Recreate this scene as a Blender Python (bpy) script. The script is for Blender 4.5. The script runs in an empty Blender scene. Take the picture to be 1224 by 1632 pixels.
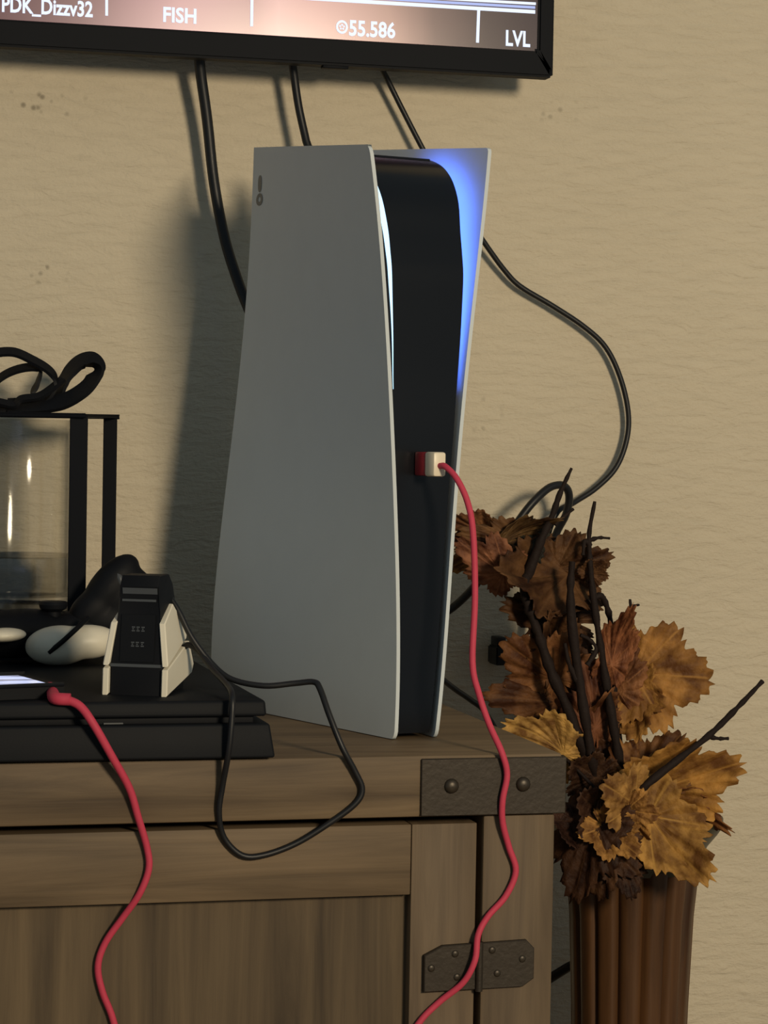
import bpy, bmesh, math, random
import numpy as np
from mathutils import Vector, Matrix
random.seed(7)
SC = bpy.context.scene
COL = SC.collection

# ------------------------------------------------------------------ camera
F_PX, YAW, PITCH, ROLL = 3800.0, 14.5, 1.9, 1.0
CAM = np.array((0.0, -1.97, 0.955))
_y, _p, _r = (math.radians(a) for a in (YAW, PITCH, ROLL))
FW = np.array([math.sin(_y)*math.cos(_p), math.cos(_y)*math.cos(_p), -math.sin(_p)])
_rt = np.array([math.cos(_y), -math.sin(_y), 0.0]); _up = np.cross(_rt, FW)
RT = _rt*math.cos(_r) + _up*math.sin(_r)
UP = -_rt*math.sin(_r) + _up*math.cos(_r)
cam_d = bpy.data.cameras.new('camera'); cam = bpy.data.objects.new('camera', cam_d); COL.objects.link(cam)
cam_d.sensor_fit = 'VERTICAL'; cam_d.sensor_height = 36.0; cam_d.lens = F_PX/1632*36.0
cam_d.clip_start = 0.05
cam.matrix_world = Matrix(((RT[0], UP[0], -FW[0], CAM[0]), (RT[1], UP[1], -FW[1], CAM[1]),
                           (RT[2], UP[2], -FW[2], CAM[2]), (0, 0, 0, 1)))
SC.camera = cam

# ------------------------------------------------------------------ light, world, exposure
W = bpy.data.worlds.new('room_ambience'); SC.world = W; W.use_nodes = True
W.node_tree.nodes['Background'].inputs[0].default_value = (0.74, 0.92, 1.0, 1)
W.node_tree.nodes['Background'].inputs[1].default_value = 0.20
SC.view_settings.view_transform = 'Standard'; SC.view_settings.look = 'None'
SC.view_settings.exposure = 0.0; SC.view_settings.gamma = 1.0
SC.view_settings.use_curve_mapping = False
ld = bpy.data.lights.new('floor_lamp_light', 'AREA'); ld.shape = 'DISK'; ld.size = 0.42
ld.energy = 48.0; ld.color = (1.0, 0.83, 0.58)
lo = bpy.data.objects.new('floor_lamp_light', ld); COL.objects.link(lo)
lo.location = (0.96, -2.85, 1.46)
lo.rotation_euler = (Vector((0.62, 0.0, 0.98)) - lo.location).to_track_quat('-Z', 'Y').to_euler()

# ------------------------------------------------------------------ helpers
def ray(px, py): return FW + RT*(px-612)/F_PX - UP*(py-816)/F_PX
def hitp(px, py, p0, n):
    d = ray(px, py); n = np.array(n, float)
    return CAM + d*(((np.array(p0)-CAM) @ n)/(d @ n))
def H(px, py, Y): return Vector(hitp(px, py, (0, Y, 0), (0, 1, 0)))     # where a sight line meets depth Y
def HZ(px, py, Z): return Vector(hitp(px, py, (0, 0, Z), (0, 0, 1)))    # ... meets height Z

def tag(o, label=None, cat=None, group=None, kind=None):
    if label: o['label'] = label
    if cat: o['category'] = cat
    if group: o['group'] = group
    if kind: o['kind'] = kind
    return o
def empty(name, loc, label, cat, group=None):
    o = bpy.data.objects.new(name, None); o.empty_display_size = 0.02
    COL.objects.link(o); o.location = loc
    return tag(o, label, cat, group)
def attach(o, parent):
    if parent is not None:
        o.parent = parent
        p = parent; off = Vector((0, 0, 0))
        while p is not None:
            off += p.location; p = p.parent
        o.location = Vector(o.location) - off
    return o
def link_mesh(name, me, mat, parent=None, smooth=False, label=None):
    o = bpy.data.objects.new(name, me); COL.objects.link(o)
    if mat and not me.materials: me.materials.append(mat)
    if smooth:
        for p in me.polygons: p.use_smooth = True
    if label: o['label'] = label
    return attach(o, parent)
def mobj(name, verts, faces, mat, parent=None, smooth=False, label=None, auto=None):
    me = bpy.data.meshes.new(name)
    me.from_pydata([tuple(v) for v in verts], [], [tuple(f) for f in faces]); me.update()
    bm = bmesh.new(); bm.from_mesh(me)
    bmesh.ops.recalc_face_normals(bm, faces=bm.faces); bm.to_mesh(me); bm.free()
    if auto is not None: smooth = True
    o = link_mesh(name, me, mat, parent, smooth, label)
    if auto is not None: sharp(me, auto)
    return o
def sharp(me, deg):
    bm = bmesh.new(); bm.from_mesh(me); lim = math.radians(deg)
    for e in bm.edges:
        if len(e.link_faces) == 2 and e.calc_face_angle(0) > lim: e.smooth = False
    for f in bm.faces: f.smooth = True
    bm.to_mesh(me); bm.free()
def bm_obj(name, bm, mat, parent=None, auto=None, label=None, smooth=False):
    me = bpy.data.meshes.new(name)
    bmesh.ops.recalc_face_normals(bm, faces=bm.faces)
    bm.to_mesh(me); bm.free()
    o = link_mesh(name, me, mat, parent, smooth, label)
    if auto is not None: sharp(me, auto)
    return o
def add_box(bm, x0, x1, y0, y1, z0, z1, M=None):
    r = bmesh.ops.create_cube(bm, size=1.0)
    for v in r['verts']:
        v.co = Vector(((x0+x1)/2 + v.co.x*(x1-x0), (y0+y1)/2 + v.co.y*(y1-y0), (z0+z1)/2 + v.co.z*(z1-z0)))
        if M is not None: v.co = M @ v.co
    return r['verts']
def box(name, x0, x1, y0, y1, z0, z1, mat, parent=None, bevel=0.0, seg=2, M=None, label=None):
    bm = bmesh.new(); add_box(bm, x0, x1, y0, y1, z0, z1, M)
    if bevel: bmesh.ops.bevel(bm, geom=list(bm.edges), offset=bevel, segments=seg, affect='EDGES', profile=0.5)
    return bm_obj(name, bm, mat, parent, auto=40 if bevel else None, label=label)
def prism(name, poly, ax0, ax1, axis, mat, parent=None, bevel=0.0, seg=2, M=None, label=None):
    """poly: 2-D outline; extruded along axis between ax0 and ax1 ('y': poly is x,z; 'x': poly is y,z; 'z': poly is x,y)"""
    def p3(a, b, c): return {'y': (a, c, b), 'x': (c, a, b), 'z': (a, b, c)}[axis]
    bm = bmesh.new(); n = len(poly)
    A = [bm.verts.new(p3(a, b, ax0)) for a, b in poly]; B = [bm.verts.new(p3(a, b, ax1)) for a, b in poly]
    fa = bm.faces.new(A); fb = bm.faces.new(B)
    for i in range(n): bm.faces.new((A[i], A[(i+1) % n], B[(i+1) % n], B[i]))
    if bevel:
        es = [e for e in bm.edges if (e in fa.edges[:] or e in fb.edges[:])]
        bmesh.ops.bevel(bm, geom=es, offset=bevel, segments=seg, affect='EDGES', profile=0.5)
    if M is not None: bmesh.ops.transform(bm, matrix=M, verts=bm.verts)
    return bm_obj(name, bm, mat, parent, auto=40, label=label)
def spline(pts, n=8):
    """Catmull-Rom through pts"""
    P = [Vector(p) for p in pts]
    P = [P[0]*2-P[1]] + P + [P[-1]*2-P[-2]]
    out = []
    for i in range(1, len(P)-2):
        a, b, c, d = P[i-1], P[i], P[i+1], P[i+2]
        for k in range(n):
            t = k/n
            out.append(0.5*((2*b)+(c-a)*t+(2*a-5*b+4*c-d)*t*t+(3*b-a-3*c+d)*t**3))
    out.append(P[-2]); return out
def frames(path):
    T = []
    for i in range(len(path)):
        a = path[max(i-1, 0)]; b = path[min(i+1, len(path)-1)]
        T.append((b-a).normalized())
    n = T[0].orthogonal().normalized(); N = []
    for t in T:
        n = (n - t*n.dot(t))
        n = n.normalized() if n.length > 1e-6 else t.orthogonal().normalized()
        N.append(n)
    return T, N
def tube_geo(path, rad, seg=10):
    T, N = frames(path); V = []; Fc = []
    for i, p in enumerate(path):
        r = rad(i/(len(path)-1)) if callable(rad) else rad
        b = T[i].cross(N[i])
        for k in range(seg):
            a = 2*math.pi*k/seg
            V.append(p + (N[i]*math.cos(a) + b*math.sin(a))*r)
    for i in range(len(path)-1):
        for k in range(seg):
            Fc.append((i*seg+k, i*seg+(k+1) % seg, (i+1)*seg+(k+1) % seg, (i+1)*seg+k))
    Fc.append(tuple(range(seg))); Fc.append(tuple((len(path)-1)*seg+k for k in range(seg)))
    return V, Fc
def tube(name, pts, rad, mat, parent=None, seg=10, n=8, label=None):
    V, Fc = tube_geo(spline(pts, n), rad, seg)
    return mobj(name, V, Fc, mat, parent, label=label, auto=50)
def lathe(name, prof, center, mat, parent=None, seg=40, rf=None, auto=40):
    V = []; Fc = []; n = len(prof)
    for r, z in prof:
        for k in range(seg):
            a = 2*math.pi*k/seg
            rr = r*(rf(a, z) if rf else 1.0)
            V.append((center[0]+rr*math.cos(a), center[1]+rr*math.sin(a), center[2]+z))
    for i in range(n-1):
        for k in range(seg):
            Fc.append((i*seg+k, i*seg+(k+1) % seg, (i+1)*seg+(k+1) % seg, (i+1)*seg+k))
    Fc.append(tuple(range(seg))); Fc.append(tuple((n-1)*seg+k for k in range(seg)))
    return mobj(name, V, Fc, mat, parent, auto=auto)
def ribbon(name, pts, wdir, w, th, mat, parent=None, n=8):
    """a flat strap of width w along wdir, thickness th"""
    path = spline(pts, n); V = []; Fc = []; T, _ = frames(path)
    for i, p in enumerate(path):
        wd = Vector(wdir) if not callable(wdir) else Vector(wdir(i/(len(path)-1)))
        wd = (wd - T[i]*wd.dot(T[i])).normalized(); nn = T[i].cross(wd).normalized()
        for s, t in ((-1, -1), (1, -1), (1, 1), (-1, 1)): V.append(p + wd*(s*w/2) + nn*(t*th/2))
    m = len(path)
    for i in range(m-1):
        for k in range(4): Fc.append((i*4+k, i*4+(k+1) % 4, (i+1)*4+(k+1) % 4, (i+1)*4+k))
    Fc.append((0, 1, 2, 3)); Fc.append(tuple((m-1)*4+k for k in range(4)))
    return mobj(name, V, Fc, mat, parent, auto=45)

# ------------------------------------------------------------------ materials
def new_mat(name):
    m = bpy.data.materials.new(name); m.use_nodes = True
    nt = m.node_tree; return m, nt, nt.nodes['Principled BSDF']
def N(nt, t, **kw):
    n = nt.nodes.new(t)
    for k, v in kw.items(): setattr(n, k, v)
    return n
def lin(c):
    return tuple(((x/255)/12.92 if x/255 <= 0.04045 else ((x/255+0.055)/1.055)**2.4) for x in c) + (1,)
def plain(name, rgb, rough=0.5, spec=0.5, metal=0.0, var=0.08, scale=60, bump=0.0, bscale=400, coat=0.0):
    m, nt, b = new_mat(name); c = lin(rgb)
    tc = N(nt, 'ShaderNodeTexCoord'); no = N(nt, 'ShaderNodeTexNoise'); no.inputs['Scale'].default_value = scale
    no.inputs['Detail'].default_value = 4
    nt.links.new(tc.outputs['Object'], no.inputs['Vector'])
    mx = N(nt, 'ShaderNodeMix', data_type='RGBA')
    mx.inputs[6].default_value = tuple(x*(1-var) for x in c[:3])+(1,); mx.inputs[7].default_value = tuple(min(1, x*(1+var)) for x in c[:3])+(1,)
    nt.links.new(no.outputs[0], mx.inputs[0]); nt.links.new(mx.outputs[2], b.inputs['Base Color'])
    b.inputs['Roughness'].default_value = rough; b.inputs['Metallic'].default_value = metal
    b.inputs['Specular IOR Level'].default_value = spec; b.inputs['Coat Weight'].default_value = coat
    if bump:
        n2 = N(nt, 'ShaderNodeTexNoise'); n2.inputs['Scale'].default_value = bscale; n2.inputs['Detail'].default_value = 3
        nt.links.new(tc.outputs['Object'], n2.inputs['Vector'])
        bp = N(nt, 'ShaderNodeBump'); bp.inputs['Strength'].default_value = bump; bp.inputs['Distance'].default_value = 0.001
        nt.links.new(n2.outputs[0], bp.inputs['Height']); nt.links.new(bp.outputs[0], b.inputs['Normal'])
    return m
def emit(name, rgb, strength):
    m, nt, b = new_mat(name)
    b.inputs['Base Color'].default_value = (0.02, 0.02, 0.02, 1)
    b.inputs['Emission Color'].default_value = rgb+(1,); b.inputs['Emission Strength'].default_value = strength
    return m
def wood(name, axis, dark, light, seed=0.0, rough=0.6, k=1.0):
    """grain runs along axis ('x','y','z')"""
    m, nt, b = new_mat(name)
    tc = N(nt, 'ShaderNodeTexCoord'); mp = N(nt, 'ShaderNodeMapping')
    sc = {'x': (3.0, 40, 55), 'y': (40, 3.0, 55), 'z': (55, 40, 3.0)}[axis]
    mp.inputs['Scale'].default_value = sc; mp.inputs['Location'].default_value = (seed, seed*0.7, seed*1.3)
    nt.links.new(tc.outputs['Object'], mp.inputs['Vector'])
    n1 = N(nt, 'ShaderNodeTexNoise'); n1.inputs['Scale'].default_value = 1.0; n1.inputs['Detail'].default_value = 8; n1.inputs['Roughness'].default_value = 0.62; n1.inputs['Distortion'].default_value = 0.6
    nt.links.new(mp.outputs[0], n1.inputs['Vector'])
    mp2 = N(nt, 'ShaderNodeMapping'); s2 = {'x': (5, 14, 22), 'y': (14, 5, 22), 'z': (13, 14, 1.6)}[axis]
    mp2.inputs['Scale'].default_value = s2; mp2.inputs['Location'].default_value = (seed*2, seed, seed)
    nt.links.new(tc.outputs['Object'], mp2.inputs['Vector'])
    n2 = N(nt, 'ShaderNodeTexNoise'); n2.inputs['Scale'].default_value = 1.0; n2.inputs['Detail'].default_value = 3
    nt.links.new(mp2.outputs[0], n2.inputs['Vector'])
    ad = N(nt, 'ShaderNodeMath', operation='MULTIPLY_ADD'); ad.inputs[1].default_value = 0.6
    nt.links.new(n1.outputs[0], ad.inputs[0])
    m2 = N(nt, 'ShaderNodeMath', operation='MULTIPLY'); m2.inputs[1].default_value = 0.4
    nt.links.new(n2.outputs[0], m2.inputs[0]); nt.links.new(m2.outputs[0], ad.inputs[2])
    cr = N(nt, 'ShaderNodeValToRGB'); cr.color_ramp.elements[0].position = 0.35; cr.color_ramp.elements[1].position = 0.62
    cr.color_ramp.elements[0].color = lin(dark); cr.color_ramp.elements[1].color = lin(light)
    nt.links.new(ad.outputs[0], cr.inputs[0]); nt.links.new(cr.outputs[0], b.inputs['Base Color'])
    b.inputs['Roughness'].default_value = rough; b.inputs['Specular IOR Level'].default_value = 0.3
    bp = N(nt, 'ShaderNodeBump'); bp.inputs['Strength'].default_value = 0.35*k; bp.inputs['Distance'].default_value = 0.0012
    nt.links.new(n1.outputs[0], bp.inputs['Height']); nt.links.new(bp.outputs[0], b.inputs['Normal'])
    return m

def wall_mat():
    m, nt, b = new_mat('painted_stucco')
    tc = N(nt, 'ShaderNodeTexCoord')
    mp = N(nt, 'ShaderNodeMapping'); mp.inputs['Scale'].default_value = (42, 42, 135)
    nt.links.new(tc.outputs['Object'], mp.inputs['Vector'])
    n1 = N(nt, 'ShaderNodeTexNoise'); n1.inputs['Scale'].default_value = 1; n1.inputs['Detail'].default_value = 6; n1.inputs['Roughness'].default_value = 0.6; n1.inputs['Distortion'].default_value = 0.5
    nt.links.new(mp.outputs[0], n1.inputs['Vector'])
    n2 = N(nt, 'ShaderNodeTexNoise'); n2.inputs['Scale'].default_value = 5; n2.inputs['Detail'].default_value = 4
    nt.links.new(tc.outputs['Object'], n2.inputs['Vector'])
    mx = N(nt, 'ShaderNodeMix', data_type='RGBA')
    mx.inputs[6].default_value = (0.55, 0.48, 0.36, 1); mx.inputs[7].default_value = (0.635, 0.56, 0.43, 1)
    nt.links.new(n2.outputs[0], mx.inputs[0])
    # grime specks in a few patches
    vo = N(nt, 'ShaderNodeTexVoronoi'); vo.inputs['Scale'].default_value = 130
    nt.links.new(tc.outputs['Object'], vo.inputs['Vector'])
    lt = N(nt, 'ShaderNodeMapRange'); lt.inputs[1].default_value = 0.15; lt.inputs[2].default_value = 0.38; lt.inputs[3].default_value = 1; lt.inputs[4].default_value = 0
    nt.links.new(vo.outputs['Distance'], lt.inputs[0])
    sp = N(nt, 'ShaderNodeSeparateColor'); nt.links.new(vo.outputs['Color'], sp.inputs[0])
    pick = N(nt, 'ShaderNodeMath', operation='GREATER_THAN'); pick.inputs[1].default_value = 0.45
    nt.links.new(sp.outputs[0], pick.inputs[0])
    tot = None
    for px, py, sx, sz in ((75, 165, 0.045, 0.012), (45, 428, 0.04, 0.014), (880, 175, 0.035, 0.012), (770, 660, 0.02, 0.02)):
        p = H(px, py, 0)
        s = N(nt, 'ShaderNodeMapping'); s.inputs['Location'].default_value = (-p.x/sx, 0, -p.z/sz); s.inputs['Scale'].default_value = (1/sx, 0, 1/sz)
        nt.links.new(tc.outputs['Object'], s.inputs['Vector'])
        ln = N(nt, 'ShaderNodeVectorMath', operation='LENGTH'); nt.links.new(s.outputs[0], ln.inputs[0])
        r = N(nt, 'ShaderNodeMapRange'); r.inputs[1].default_value = 0.5; r.inputs[2].default_value = 1.1; r.inputs[3].default_value = 0.55 if px < 100 else 0.3; r.inputs[4].default_value = 0
        nt.links.new(ln.outputs['Value'], r.inputs[0])
        if tot is None: tot = r.outputs[0]
        else:
            a = N(nt, 'ShaderNodeMath', operation='MAXIMUM'); nt.links.new(tot, a.inputs[0]); nt.links.new(r.outputs[0], a.inputs[1]); tot = a.outputs[0]
    m1 = N(nt, 'ShaderNodeMath', operation='MULTIPLY'); nt.links.new(tot, m1.inputs[0]); nt.links.new(lt.outputs[0], m1.inputs[1])
    m2 = N(nt, 'ShaderNodeMath', operation='MULTIPLY'); nt.links.new(m1.outputs[0], m2.inputs[0]); nt.links.new(pick.outputs[0], m2.inputs[1])
    mx2 = N(nt, 'ShaderNodeMix', data_type='RGBA'); mx2.inputs[7].default_value = (0.10, 0.085, 0.06, 1)
    nt.links.new(m2.outputs[0], mx2.inputs[0]); nt.links.new(mx.outputs[2], mx2.inputs[6])
    nt.links.new(mx2.outputs[2], b.inputs['Base Color'])
    b.inputs['Roughness'].default_value = 0.75; b.inputs['Specular IOR Level'].default_value = 0.25
    n3 = N(nt, 'ShaderNodeTexNoise'); n3.inputs['Scale'].default_value = 260; n3.inputs['Detail'].default_value = 2
    nt.links.new(tc.outputs['Object'], n3.inputs['Vector'])
    ad = N(nt, 'ShaderNodeMath', operation='MULTIPLY_ADD'); ad.inputs[1].default_value = 0.25
    nt.links.new(n3.outputs[0], ad.inputs[0]); nt.links.new(n1.outputs[0], ad.inputs[2])
    bp = N(nt, 'ShaderNodeBump'); bp.inputs['Strength'].default_value = 0.8; bp.inputs['Distance'].default_value = 0.0035
    nt.links.new(ad.outputs[0], bp.inputs['Height']); nt.links.new(bp.outputs[0], b.inputs['Normal'])
    return m

def glass_mat(name, tint=0.965, refl=0.45, base=0.03, rough=0.1):
    """thin clear glass: lets light straight through, reflects by Fresnel"""
    m, nt, b = new_mat(name)
    tr = N(nt, 'ShaderNodeBsdfTransparent'); tr.inputs[0].default_value = (tint, tint, tint*0.99, 1)
    gl = N(nt, 'ShaderNodeBsdfGlossy'); gl.inputs['Roughness'].default_value = rough
    fw_ = N(nt, 'ShaderNodeLayerWeight'); pw_ = N(nt, 'ShaderNodeMath', operation='POWER'); pw_.inputs[1].default_value = 4.0
    lw = N(nt, 'ShaderNodeMath', operation='MULTIPLY_ADD'); lw.inputs[1].default_value = refl; lw.inputs[2].default_value = base
    nt.links.new(fw_.outputs['Facing'], pw_.inputs[0]); nt.links.new(pw_.outputs[0], lw.inputs[0])
    no = N(nt, 'ShaderNodeTexNoise'); no.inputs['Scale'].default_value = 30
    bp = N(nt, 'ShaderNodeBump'); bp.inputs['Strength'].default_value = 0.02
    nt.links.new(no.outputs[0], bp.inputs['Height']); nt.links.new(bp.outputs[0], gl.inputs['Normal'])
    ms = N(nt, 'ShaderNodeMixShader'); nt.links.new(lw.outputs[0], ms.inputs[0])
    nt.links.new(tr.outputs[0], ms.inputs[1]); nt.links.new(gl.outputs[0], ms.inputs[2])
    nt.links.new(ms.outputs[0], nt.nodes['Material Output'].inputs['Surface'])
    return m
def leaf_mat():
    m, nt, b = new_mat('dried_leaf')
    oi = N(nt, 'ShaderNodeObjectInfo'); tc = N(nt, 'ShaderNodeTexCoord')
    no = N(nt, 'ShaderNodeTexNoise'); no.inputs['Scale'].default_value = 2.6; no.inputs['Detail'].default_value = 6
    vadd = N(nt, 'ShaderNodeVectorMath', operation='ADD'); nt.links.new(tc.outputs['Object'], vadd.inputs[0]); nt.links.new(oi.outputs['Location'], vadd.inputs[1])
    nt.links.new(vadd.outputs[0], no.inputs['Vector'])
    cr = N(nt, 'ShaderNodeValToRGB'); cr.color_ramp.elements[0].position = 0.36; cr.color_ramp.elements[1].position = 0.62
    cr.color_ramp.elements[0].color = (0.30, 0.22, 0.2, 1); cr.color_ramp.elements[1].color = (1.15, 1.1, 1.0, 1)
    nt.links.new(no.outputs[0], cr.inputs[0])
    mul = N(nt, 'ShaderNodeMix', data_type='RGBA', blend_type='MULTIPLY'); mul.inputs[0].default_value = 1.0
    nt.links.new(oi.outputs['Color'], mul.inputs[6]); nt.links.new(cr.outputs[0], mul.inputs[7])
    at = N(nt, 'ShaderNodeAttribute', attribute_name='vein')
    mv = N(nt, 'ShaderNodeMix', data_type='RGBA'); nt.links.new(at.outputs['Fac'], mv.inputs[0])
    nt.links.new(mul.outputs[2], mv.inputs[6])
    br = N(nt, 'ShaderNodeMix', data_type='RGBA', blend_type='MULTIPLY'); br.inputs[0].default_value = 1; br.inputs[7].default_value = (1.08, 1.05, 0.95, 1)
    nt.links.new(oi.outputs['Color'], br.inputs[6]); nt.links.new(br.outputs[2], mv.inputs[7])
    nt.links.new(mv.outputs[2], b.inputs['Base Color'])
    b.inputs['Roughness'].default_value = 0.6; b.inputs['Specular IOR Level'].default_value = 0.25
    tr = N(nt, 'ShaderNodeBsdfTranslucent'); nt.links.new(mv.outputs[2], tr.inputs['Color'])
    ms = N(nt, 'ShaderNodeMixShader'); ms.inputs[0].default_value = 0.3
    nt.links.new(b.outputs[0], ms.inputs[1]); nt.links.new(tr.outputs[0], ms.inputs[2])
    nt.links.new(ms.outputs[0], nt.nodes['Material Output'].inputs['Surface'])
    bn = N(nt, 'ShaderNodeTexNoise'); bn.inputs['Scale'].default_value = 9; bn.inputs['Detail'].default_value = 5
    nt.links.new(tc.outputs['Object'], bn.inputs['Vector'])
    bp = N(nt, 'ShaderNodeBump'); bp.inputs['Strength'].default_value = 0.5; bp.inputs['Distance'].default_value = 0.004
    nt.links.new(bn.outputs[0], bp.inputs['Height']); nt.links.new(bp.outputs[0], b.inputs['Normal'])
    return m

M = {}
M['wall'] = wall_mat()
M['floor'] = plain('floor_tile', (120, 105, 88), 0.5)
WD, WL = (70, 57, 43), (117, 99, 76)
M['wood_x'] = wood('weathered_wood_horizontal', 'x', WD, WL)
M['wood_x2'] = wood('weathered_wood_rail', 'x', (66, 54, 40), (113, 95, 73), 3.1)
M['wood_z'] = wood('weathered_wood_stile', 'z', (74, 60, 45), (114, 96, 74), 5.2)
M['wood_z2'] = wood('weathered_wood_post', 'z', (75, 61, 45), (112, 94, 71), 9.7)
M['wood_p'] = wood('weathered_wood_panel', 'z', (59, 48, 35), (101, 85, 63), 1.7)
M['iron'] = plain('dark_iron', (52, 45, 37), 0.55, 0.4, 0.35, 0.2, 90, 0.3, 300)
M['bolt'] = plain('iron_bolt', (60, 53, 44), 0.42, 0.5, 0.5)
M['gap'] = plain('cabinet_inside', (14, 12, 10), 0.9)
M['shell'] = plain('white_console_shell', (196, 204, 208), 0.5, 0.35, 0, 0.03, 40, 0.06, 900)
M['gloss_black'] = plain('gloss_black_plastic', (11, 13, 18), 0.25, 0.4)
M['matte_black'] = plain('matte_black_plastic', (19, 21, 25), 0.6, 0.12, bump=0.05, bscale=700)
M['soft_black'] = plain('soft_black_rubber', (13, 15, 20), 0.6, 0.18)
M['mark'] = plain('shell_mark', (98, 102, 104), 0.5)
M['led'] = emit('blue_white_led', (0.45, 0.72, 1.0), 1.9)
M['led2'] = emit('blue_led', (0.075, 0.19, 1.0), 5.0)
M['red_cable'] = plain('red_cable_jacket', (188, 62, 84), 0.6, 0.25, 0, 0.08, 200)
M['red_plug'] = plain('dark_red_plug', (150, 36, 46), 0.45)
M['white_plug'] = plain('white_plug', (226, 214, 190), 0.4)
M['cable'] = plain('black_cable_jacket', (20, 21, 24), 0.45, 0.4)
M['white_pl'] = plain('white_plastic', (222, 216, 198), 0.42, 0.4, 0, 0.03)
M['tv'] = plain('tv_bezel', (15, 18, 24), 0.55, 0.08)
M['glass'] = glass_mat('clear_glass')
M['glass_thick'] = glass_mat('thick_clear_glass', 0.90, 0.8, 0.07, 0.12)
M['strap'] = plain('black_strap', (15, 17, 22), 0.6, 0.2, bump=0.2, bscale=300)
M['frame'] = plain('black_painted_metal', (13, 15, 21), 0.55, 0.15)
M['twig'] = plain('dark_twig', (32, 23, 20), 0.75, 0.2, 0, 0.3, 120, 0.6, 250)
M['leaf'] = leaf_mat()
M['vase'] = wood('brown_vase_glaze', 'z', (54, 35, 21), (98, 67, 40), 4.0, 0.45, 0.5)
M['vase_rim'] = plain('dark_olive_rim', (48, 46, 32), 0.4)
M['wax'] = plain('pale_wax', (205, 192, 165), 0.5)
M['port'] = plain('grey_icon', (66, 70, 74), 0.5)

# ------------------------------------------------------------------ the room
ZT = 0.741          # cabinet top
wall = tag(box('wall_back', -2.0, 2.6, 0.0, 0.12, -0.05, 2.7, M['wall']), kind='structure')
floor = tag(box('floor', -2.0, 2.6, -3.4, 0.0, -0.05, 0.0, M['floor']), kind='structure')

# ------------------------------------------------------------------ cabinet
cab = empty('media_cabinet', (0.0, -0.24, 0.0), 'weathered brown wooden media cabinet with dark iron corner bracket and hinge', 'cabinet')
YF = -0.447
XR = 0.5215; XL = -0.75
def px_x(px, py, Y=YF): return H(px, py, Y).x
def px_z(px, py, Y=YF): return H(px, py, Y).z
ZS = 0.6995         # underside of the top slab
slab = box('top_board', XL, XR, YF, -0.02, ZS, ZT, M['wood_x'], cab, 0.0025)
x_gap = px_x(766, 1400); x_st = px_x(884, 1450)
# carcass
box('carcass', XL+0.01, x_st-0.002, YF+0.035, -0.03, 0.09, ZS, M['gap'], cab)
box('side_panel', x_st-0.02, x_st, YF+0.03, -0.03, 0.0, ZS, M['wood_z'], cab, 0.0015)
box('corner_post', x_gap+0.0022, x_st, YF+0.003, YF+0.05, 0.0, ZS-0.0002, M['wood_z2'], cab, 0.0018)
box('corner_post', XL+0.005, XL+0.055, YF+0.003, YF+0.05, 0.0, ZS-0.0002, M['wood_z2'], cab, 0.0018)
# door
zd1 = ZS-0.0052; zd0 = 0.10
xd1 = x_gap-0.0020; xd0 = -0.12
xp1 = px_x(655, 1500); zp1 = px_z(655, 1428)
door = box('door', xd0+0.02, xp1+0.006, YF+0.014, YF+0.026, zd0+0.02, zp1+0.006, M['wood_p'], cab, label='recessed wooden door panel with vertical grain')
yf0, yf1 = YF+0.004, YF+0.028
box('door_rail', xd0+0.046, xp1, yf0, yf1, zp1, zd1, M['wood_x2'], door, 0.0008)
box('door_rail', xd0+0.046, xp1, yf0, yf1, zd0, zd0+0.06, M['wood_x2'], door, 0.0008)
box('door_stile', xp1+0.0004, xd1, yf0, yf1, zd0, zd1, M['wood_z'], door, 0.0008)
box('door_stile', xd0, xd0+0.0456, yf0, yf1, zd0, zd1, M['wood_z'], door, 0.0008)
box('bottom_rail', XL+0.055, x_gap, YF+0.006, YF+0.03, 0.045, 0.096, M['wood_x2'], cab, 0.0018)
# second door, left of the frame
door2 = box('door', XL+0.08, xd0-0.03, YF+0.014, YF+0.026, zd0+0.02, zp1+0.006, M['wood_p'], cab)
box('door_rail', XL+0.105, xd0-0.05, yf0, yf1, zp1, zd1, M['wood_x2'], door2, 0.0018)
box('door_stile', xd0-0.05, xd0-0.004, yf0, yf1, zd0, zd1, M['wood_z'], door2, 0.0018)
box('door_stile', XL+0.06, XL+0.105, yf0, yf1, zd0, zd1, M['wood_z'], door2, 0.0018)
# iron corner bracket, wraps round the right end
xb0 = px_x(670, 1255)
zb1, zb0 = ZT-0.0022, ZS+0.0008
bm = bmesh.new()
add_box(bm, xb0, XR+0.0022, YF-0.0022, YF+0.0004, zb0, zb1)
add_box(bm, XR-0.0004, XR+0.0022, YF+0.0002, YF+0.07, zb0, zb1)
bmesh.ops.bevel(bm, geom=list(bm.edges), offset=0.0006, segments=1, affect='EDGES')
bracket = bm_obj('corner_bracket', bm, M['iron'], cab, auto=40, label='dark iron corner bracket')
def dome(name, x, z, y, r, h, mat, parent):
    prof = [(r, 0), (r*0.93, h*0.45), (r*0.7, h*0.8), (r*0.35, h*0.97), (0.0002, h)]
    V = []; Fc = []; sg = 14
    for rr, d in prof:
        for k in range(sg):
            a = 2*math.pi*k/sg; V.append((x+rr*math.cos(a), y-d, z+rr*math.sin(a)))
    for i in range(len(prof)-1):
        for k in range(sg): Fc.append((i*sg+k, i*sg+(k+1) % sg, (i+1)*sg+(k+1) % sg, (i+1)*sg+k))
    Fc.append(tuple(range(sg)))
    return mobj(name, V, Fc, mat, parent, auto=60)
for q in ((718, 1252), (832, 1249)):
    p = H(*q, YF); dome('bolt', p.x, p.z, YF-0.002, 0.0052, 0.0034, M['bolt'], bracket)
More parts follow.
